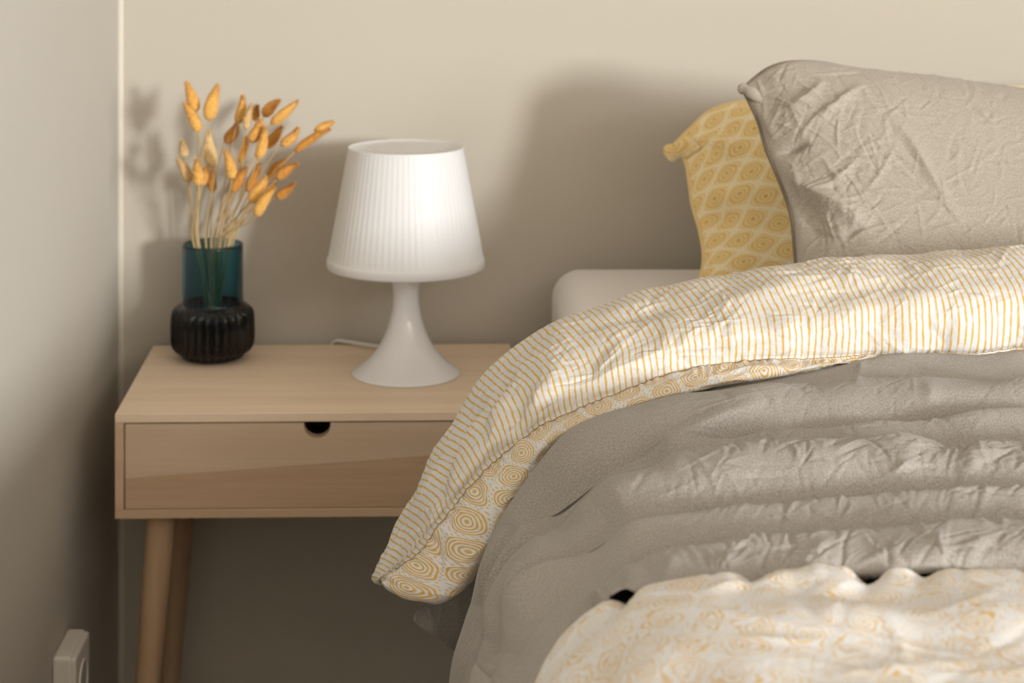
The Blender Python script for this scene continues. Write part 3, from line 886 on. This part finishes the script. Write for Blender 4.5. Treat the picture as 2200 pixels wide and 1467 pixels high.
for c, (f_, k_, s_, e_) in enumerate(FK):
    f_, k_, s_, e_ = (at(*p) for p in (f_, k_, s_, e_))
    wgt = np.clip((c - 5) / 5.0, 0, 1)
    inw = np.array([0, 0.25, -1.0]) * (1 - wgt) + np.array([0.8, 0.15, -0.25]) * wgt
    inw /= np.linalg.norm(inw)
    up = -inw
    thick = 0.052 * (1 - wgt) + 0.034 * wgt
    if c >= ncol - 2: thick *= 0.5
    m1 = f_ * 0.55 + k_ * 0.45 + up * 0.010 * (1 - 0.75 * wgt)
    m2 = k_ * 0.5 + s_ * 0.5 + np.array([0, -0.012, 0.004])
    e1 = s_ * 0.5 + e_ * 0.5 + np.array([-0.002, -0.010, 0.0]) * (1 if 3 < c else 0.2)
    eu = e_ + inw * 0.010 + np.array([0, 0.022, 0])
    fu = f_ + inw * thick * 0.95 + np.array([0, -0.010, 0])
    fb = f_ + inw * thick * 0.45 + np.array([0, 0.012, 0])
    mu = (eu + fu) / 2
    cols.append([fu, fb, f_, m1, k_, m2, s_, e1, e_, eu, mu])
cols = np.array(cols)                       # (ncol, nrow, 3)
# extend to the right side of the bed
ext = []
for xx in (1.80, 1.35, 0.95):
    q = cols[0].copy(); q[:, 0] += xx - q[:, 0].mean(); ext.append(q)
cols = np.concatenate([np.array(ext), cols])
# close the tip: shrink towards its middle
tip = cols[-1]; mid_ = tip.mean(0)
c1 = mid_ + (tip - mid_) * 0.75 + np.array([0.006, 0.006, -0.004]); c2 = mid_ + (tip - mid_) * 0.05 + np.array([0.012, 0.012, 0.004])
cols = np.concatenate([cols, c1[None], c2[None]])
ctrl = cols.transpose(1, 0, 2)              # rows, cols
nrow = ctrl.shape[0]
dens = np.interp(np.arange(ctrl.shape[1]), [0, 2, 3.5, ctrl.shape[1] - 1], [0.08, 0.12, 1, 1])
tcol = even_t(ctrl[4], 760, dens)
# closed in the row direction
cc = np.concatenate([ctrl[-1:], ctrl, ctrl[:2]])
def sample_rows(t):                         # t in control row units, 0 .. nrow
    m = len(t)
    i = np.floor(t).astype(int); f = (t - i)[:, None, None]
    g_ = lambda k: ctrl[(i + k) % nrow]
    p0, p1, p2, p3 = g_(-1), g_(0), g_(1), g_(2)
    return 0.5 * (2 * p1 + (p2 - p0) * f + (2 * p0 - 5 * p1 + 4 * p2 - p3) * f ** 2 + (3 * p1 - p0 - 3 * p2 + p3) * f ** 3)
t_str = np.concatenate([np.linspace(0, 2, 16)[:-1], np.linspace(2, 6, 190)])
t_hem = np.concatenate([np.linspace(6, 9, 80)[:-1], np.linspace(9, 11, 12)])
tall = np.concatenate([t_str, t_hem[1:]])
a_ = sample_rows(tall)
P = cr_at(a_.transpose(1, 0, 2), tcol).transpose(1, 0, 2)
A, B = arcs(P)
H = 0.0016 * smooth_noise(A, B, rngd, 0.075, 40)
iv = in_view(P)
H += random_creases(A, B, 1500, rngd, 0.0015, 0.0026, 0.018, 0.15, 0.5, iv, 1.2)
H += random_creases(A, B, 950, rngd, 0.0012, 0.0022, 0.016, 1.2, 0.8, iv, 1.2)
L = lambda pts, w_, a2, s=1.5: crease_line(P, pts, w_, a2, s)
H += L([(1640, 640), (1750, 625), (1900, 612), (2050, 610), (2200, 640)], 0.010, -0.005)
H += L([(1210, 725), (1330, 690), (1430, 660), (1540, 655)], 0.010, -0.006)
H += L([(1230, 730), (1320, 700), (1420, 690), (1540, 705), (1640, 660)], 0.012, 0.005)
H += L([(1500, 690), (1620, 640), (1800, 600), (2000, 580)], 0.010, 0.004)
H += L([(1045, 965), (1048, 900), (1080, 830), (1120, 775)], 0.006, -0.008)
H += L([(1062, 975), (1068, 900), (1100, 840), (1150, 770)], 0.010, 0.007)
H += L([(945, 1095), (962, 1015), (1000, 920), (1045, 845)], 0.0045, -0.010)
H += L([(965, 1085), (985, 1010), (1020, 930), (1060, 870)], 0.010, 0.008)
H += L([(1130, 930), (1160, 850), (1230, 790)], 0.012, 0.006)
H += L([(1105, 945), (1118, 880), (1180, 800)], 0.006, -0.006)
H += L([(905, 1130), (920, 1060), (950, 985)], 0.010, 0.004)
H += L([(935, 1150), (938, 1200), (930, 1270)], 0.005, -0.006)
H += L([(1290, 840), (1270, 780), (1330, 730)], 0.012, -0.005)
H += L([(1700, 775), (1690, 720), (1720, 680)], 0.015, 0.004)
H += L([(1560, 775), (1540, 730), (1570, 690)], 0.012, -0.004)
H += L([(1830, 770), (1880, 700), (1900, 650)], 0.014, -0.004)
H += L([(2040, 770), (2060, 700), (2030, 640)], 0.014, 0.004)
Xp, Yp = project(P)
seam = np.abs(tall - 6.0)[:, None]
H -= 0.0030 * np.exp(-(seam / 0.16) ** 2)
H += 0.0022 * np.sin(A[None, :] * 2 * math.pi / 0.011 + 3 * np.sin(A[None, :] * 130)) * np.exp(-((tall[:, None] - 6.25) / 0.35) ** 2) * 0.5
n2 = normals(P)
vis = slice(20, 200)
if n2[vis, 200:700, 1].mean() > 0: n2 = -n2
wt = np.clip(np.minimum((tcol[-1] - tcol) / 1.5, 1), 0, 1)[None, :] * np.interp(tall, [0, 1, 9, 10], [0, 1, 1, 0])[:, None]
P = P + n2 * (H * wt)[..., None]
midA = np.concatenate([[0], np.cumsum(np.linalg.norm(np.diff(P[140], axis=0), axis=1))])
sm = np.convolve(np.diff(midA), np.ones(41) / 41, 'same'); midA = np.concatenate([[0], np.cumsum(sm)])
UV = np.stack(np.broadcast_arrays(midA[None, :], B[:, None]), -1)
ns_ = len(t_str)
rebase(grid_mesh('striped_turnback', P[:ns_], UV[:ns_], M['stripe']), duvet)
Ph = np.concatenate([P[ns_ - 1:], P[:1]]); UVh = np.concatenate([UV[ns_ - 1:], UV[-1:] + [0, 0.001]])
rebase(grid_mesh('hem_band', Ph, UVh, M['print']), duvet)
sp = P[ns_ - 1, 40:-40:2] + n2[ns_ - 1, 40:-40:2] * 0.0002
rebase(grid_mesh('hem_seam', tube_data(sp, 0.00035, 5), None, M['thread'], None, close_c=True), duvet)  # thin dark tube, stitches plus the shadow along the seam

# ------------------------------------------------------------------ throw
throw = empty('throw', (0.9, 1.2, 0.74))
tag(throw, 'taupe crinkled linen throw lying in soft folds across the duvet', 'throw')
rngt = np.random.default_rng(8)
T1 = (1.47, [(2200, 750), (2000, 752), (1800, 772), (1600, 806), (1450, 842), (1345, 868), (1262, 900), (1195, 940), (1150, 1000), (1112, 1070), (1088, 1150), (1075, 1240), (1060, 1330)])
C1 = (1.363, [(2200, 815), (2000, 814), (1800, 816), (1600, 830), (1470, 848), (1377, 867), (1290, 890), (1205, 935), (1122, 1030), (1068, 1130), (1035, 1232), (997, 1340), (966, 1467)])
C2 = (1.272, [(2200, 879), (2009, 895), (1810, 915), (1620, 931), (1480, 950), (1385, 978), (1290, 1016), (1205, 1064), (1142, 1115), (1097, 1168), (1060, 1242), (1027, 1345), (1000, 1467)])
C3 = (1.205, [(2200, 953), (2050, 942), (1820, 939), (1600, 951), (1480, 975), (1391, 1002), (1310, 1040), (1237, 1086), (1170, 1128), (1118, 1187), (1082, 1266), (1048, 1352), (1022, 1467)])
C4 = (1.085, [(2200, 1043), (2009, 1054), (1810, 1066), (1600, 1084), (1480, 1100), (1390, 1114), (1310, 1138), (1240, 1172), (1175, 1232), (1118, 1304), (1075, 1358), (1038, 1408), (1004, 1460)])
C5 = (1.020, [(2200, 1114), (2009, 1120), (1810, 1135), (1610, 1153), (1500, 1168), (1400, 1192), (1330, 1222), (1262, 1260), (1202, 1310), (1152, 1365), (1114, 1420), (1084, 1470), (1062, 1530)])
R5 = (0.990, [(2200, 1165), (2009, 1168), (1805, 1184), (1605, 1202), (1500, 1214), (1410, 1236), (1338, 1256), (1275, 1300), (1215, 1350), (1167, 1405), (1132, 1462), (1104, 1515), (1084, 1570)])
H5 = (0.975, [(2200, 1228), (2030, 1220), (1800, 1236), (1600, 1253), (1505, 1246), (1405, 1275), (1326, 1268), (1262, 1338), (1207, 1390), (1167, 1450), (1137, 1510), (1112, 1565), (1092, 1620)])
def row(spec, pad=True):
    d, pts = spec
    p = [at(x, y, d) for x, y in pts]
    r0 = p[0].copy(); r0[0] = 0.66; r00 = r0.copy(); r00[0] = 1.05; r1 = r0.copy(); r1[0] = 1.72
    end = p[-1] + (p[-1] - p[-2]) * 1.0
    end[0] = p[-1][0] - 0.004; end[2] = p[-1][2] - 0.09
    return np.array([r1, r00, r0] + p + [end])
rows = {k: row(v) for k, v in dict(T1=T1, C1=C1, C2=C2, C3=C3, C4=C4, C5=C5, R5=R5, H5=H5).items()}
nc_ = rows['C1'].shape[0]
wcol = np.interp(np.arange(nc_), [0, 7, 11, nc_ - 1], [0, 0, 1, 1])
inw = np.stack([0.75 * wcol, 0.0 * wcol, -(1 - 0.75 * wcol)], 1)
inw /= np.linalg.norm(inw, axis=1, keepdims=True)
def valley(a, b, f, depth):
    dd = np.interp(np.arange(nc_), [0, 3, 6, 8, 10, 12, nc_ - 1], depth)
    return a * (1 - f) + b * f + inw * dd[:, None]
def bulge(a, b, f, h):
    return valley(a, b, f, [-v for v in h])
T0 = rows['T1'] + inw * 0.035 + np.array([0, 0.09, 0])
TB = rows['T1'] * 0.28 + rows['C1'] * 0.72 + inw * 0.0065 * (1 - 0.3 * wcol)[:, None]
seq = [T0, rows['T1'], TB, rows['C1'],
       bulge(rows['C1'], rows['C2'], 0.40, [.003] * 7), valley(rows['C1'], rows['C2'], 0.82, [.018, .018, .014, .007, .008, .006, .004]), rows['C2'],
       valley(rows['C2'], rows['C3'], 0.68, [.015, .015, .013, .018, .030, .016, .005]), rows['C3'],
       bulge(rows['C3'], rows['C4'], 0.38, [.006, .006, .007, .007, .004, .002, .001]), valley(rows['C3'], rows['C4'], 0.87, [.021, .021, .019, .013, .008, .012, .008]), rows['C4'],
       valley(rows['C4'], rows['C5'], 0.76, [.018, .018, .017, .013, .004, .002, .001]), rows['C5'],
       rows['R5'], rows['H5'], rows['H5'] + inw * 0.010 + np.array([0, 0.022, 0])]
ctrl = np.array(seq)
dens = np.interp(np.arange(nc_), [0, 1, 2, 3, nc_ - 1], [0.1, 0.15, 0.6, 1, 1])
tcol = even_t(ctrl[8], 900, dens)
trow = even_t(ctrl[:, 5], 500, np.interp(np.arange(len(seq)), [0, 1, 2, 16], [0.2, 0.4, 1, 1]))
P = surf(ctrl, 0, 0, trow, tcol)
A, B = arcs(P)
Xp, Yp = project(P)
top_w = np.interp(Xp - 0.25 * (Yp - 900), [1150, 1300, 1560], [0.02, 0.25, 1.0])          # crinkled on top, smooth on the drape
bandw = np.interp(trow, [0, 3, 5, 6.5, 8, 10, 11, 13, 16], [0.25, 0.45, 0.6, 0.8, 1.25, 1.0, 0.9, 1.1, 1.2])[:, None]
m = top_w * bandw
H = 0.0014 * smooth_noise(A, B, rngt, 0.07, 40) * (0.3 + 0.7 * top_w)
m = m * in_view(P)
H += random_creases(A, B, 1650, rngt, 0.0017, 0.0019, 0.020, 1.45, 0.6, m, 1.1)
H += random_creases(A, B, 2000, rngt, 0.0010, 0.0014, 0.011, 1.3, 0.9, m, 1.2)
L = lambda pts, w_, a2, s=1.5: crease_line(P, pts, w_, a2, s)
H += L([(1950, 1030), (1985, 960), (2045, 945), (2090, 965)], 0.010, 0.0039)
H += L([(1930, 1040), (1945, 1000), (1960, 955)], 0.010, -0.0044)
H += L([(2060, 1030), (2090, 1000), (2085, 960)], 0.008, -0.0033)
H += L([(2110, 1040), (2130, 990), (2190, 960)], 0.006, 0.0022)
H += L([(1835, 830), (1850, 790), (1840, 780)], 0.004, -0.0017)
H += L([(1985, 880), (2000, 850), (1990, 820)], 0.006, -0.0022)
H += L([(1340, 1262), (1360, 1235), (1380, 1215)], 0.010, -0.0033)
H += L([(1420, 1265), (1440, 1225), (1455, 1190)], 0.007, -0.0033)
H += L([(1555, 1245), (1565, 1210), (1560, 1185)], 0.008, -0.0039)
H += L([(1610, 1240), (1625, 1205), (1620, 1180)], 0.006, -0.0022)
H += L([(1790, 1225), (1760, 1190), (1790, 1150)], 0.006, -0.0022)
H += L([(2040, 1210), (2020, 1180), (2010, 1130)], 0.007, -0.0028)
H += L([(2130, 1215), (2090, 1180), (2140, 1130)], 0.007, -0.0028)
H += L([(1420, 1000), (1340, 1022), (1270, 1058), (1222, 1090), (1180, 1108)], 0.009, -0.0095)     # the tuck
H += L([(1450, 975), (1350, 1000), (1260, 1038), (1200, 1076), (1165, 1100)], 0.009, 0.009)
H += L([(1330, 1060), (1260, 1095), (1190, 1125), (1150, 1160)], 0.016, 0.0085)
H += L([(1165, 1120), (1118, 1190), (1078, 1290), (1045, 1420), (1030, 1500)], 0.007, 0.0113)
H += L([(1140, 1125), (1095, 1200), (1060, 1300), (1034, 1420)], 0.007, -0.0142)
H += L([(1112, 1120), (1070, 1210), (1040, 1290), (1012, 1400)], 0.006, 0.0085)
H += L([(1090, 1130), (1052, 1220), (1025, 1300)], 0.005, -0.0085)
H += L([(1190, 1160), (1125, 1280), (1070, 1390)], 0.014, -0.0170)
H += L([(1330, 1075), (1268, 1150), (1180, 1232), (1112, 1322), (1050, 1400)], 0.012, 0.0085)
H += L([(1290, 1095), (1225, 1165), (1145, 1258), (1090, 1330)], 0.013, -0.0085)
H += L([(1340, 1140), (1250, 1230), (1150, 1340)], 0.016, 0.0057)
H += L([(1650, 866), (1560, 905), (1470, 942), (1380, 965)], 0.010, -0.0113)
H += L([(1640, 905), (1540, 935), (1440, 962)], 0.008, 0.0057)
H += L([(1230, 940), (1150, 1040), (1105, 1130)], 0.012, 0.0043)
H += L([(1290, 985), (1190, 1060), (1130, 1140)], 0.010, 0.0043)
H += L([(1300, 1265), (1270, 1300)], 0.006, -0.0057)
H += L([(1285, 1275), (1262, 1320)], 0.006, 0.0057)
H += L([(1250, 1300), (1235, 1345)], 0.006, 0.0043)
n2 = normals(P)
if n2[..., 1].mean() > 0: n2 = -n2
P = P + n2 * H[..., None]
UV = np.stack(np.broadcast_arrays(A[None, :], B[:, None]), -1)
tb_ = rebase(grid_mesh('draped_cloth', P, UV, M['linen']), throw)
# far corner of the throw that hangs free below the turned back duvet
fl_ = [[(1000, 1150, 1.50), (965, 1215, 1.50), (925, 1280, 1.49), (897, 1312, 1.48), (889, 1334, 1.475)],
       [(1030, 1170, 1.50), (1000, 1235, 1.50), (965, 1295, 1.49), (935, 1335, 1.48), (920, 1358, 1.475)],
       [(1050, 1190, 1.50), (1030, 1255, 1.50), (1000, 1315, 1.495), (968, 1360, 1.49), (952, 1381, 1.485)],
       [(1075, 1210, 1.49), (1055, 1275, 1.50), (1030, 1335, 1.505), (1000, 1390, 1.50), (985, 1408, 1.495)],
       [(1100, 1230, 1.45), (1080, 1295, 1.46), (1055, 1360, 1.47), (1035, 1420, 1.47), (1025, 1445, 1.47)]]
ctrl = np.array([[at(*p) for p in r] for r in fl_])
P = surf(ctrl, 90, 90)
A, B = arcs(P)
H = 0.0012 * smooth_noise(A, B, rngt, 0.05, 20) + random_creases(A, B, 40, rngt, 0.0008, 0.003, 0.02, 1.0, 0.8)
n2 = normals(P)
P = P + n2 * H[..., None]
o = rebase(grid_mesh('hanging_corner', P, np.stack(np.broadcast_arrays(A[None, :], B[:, None]), -1), M['linen']), throw)
s2 = o.modifiers.new('thickness', 'SOLIDIFY'); s2.thickness = 0.0025; s2.offset = 0.0
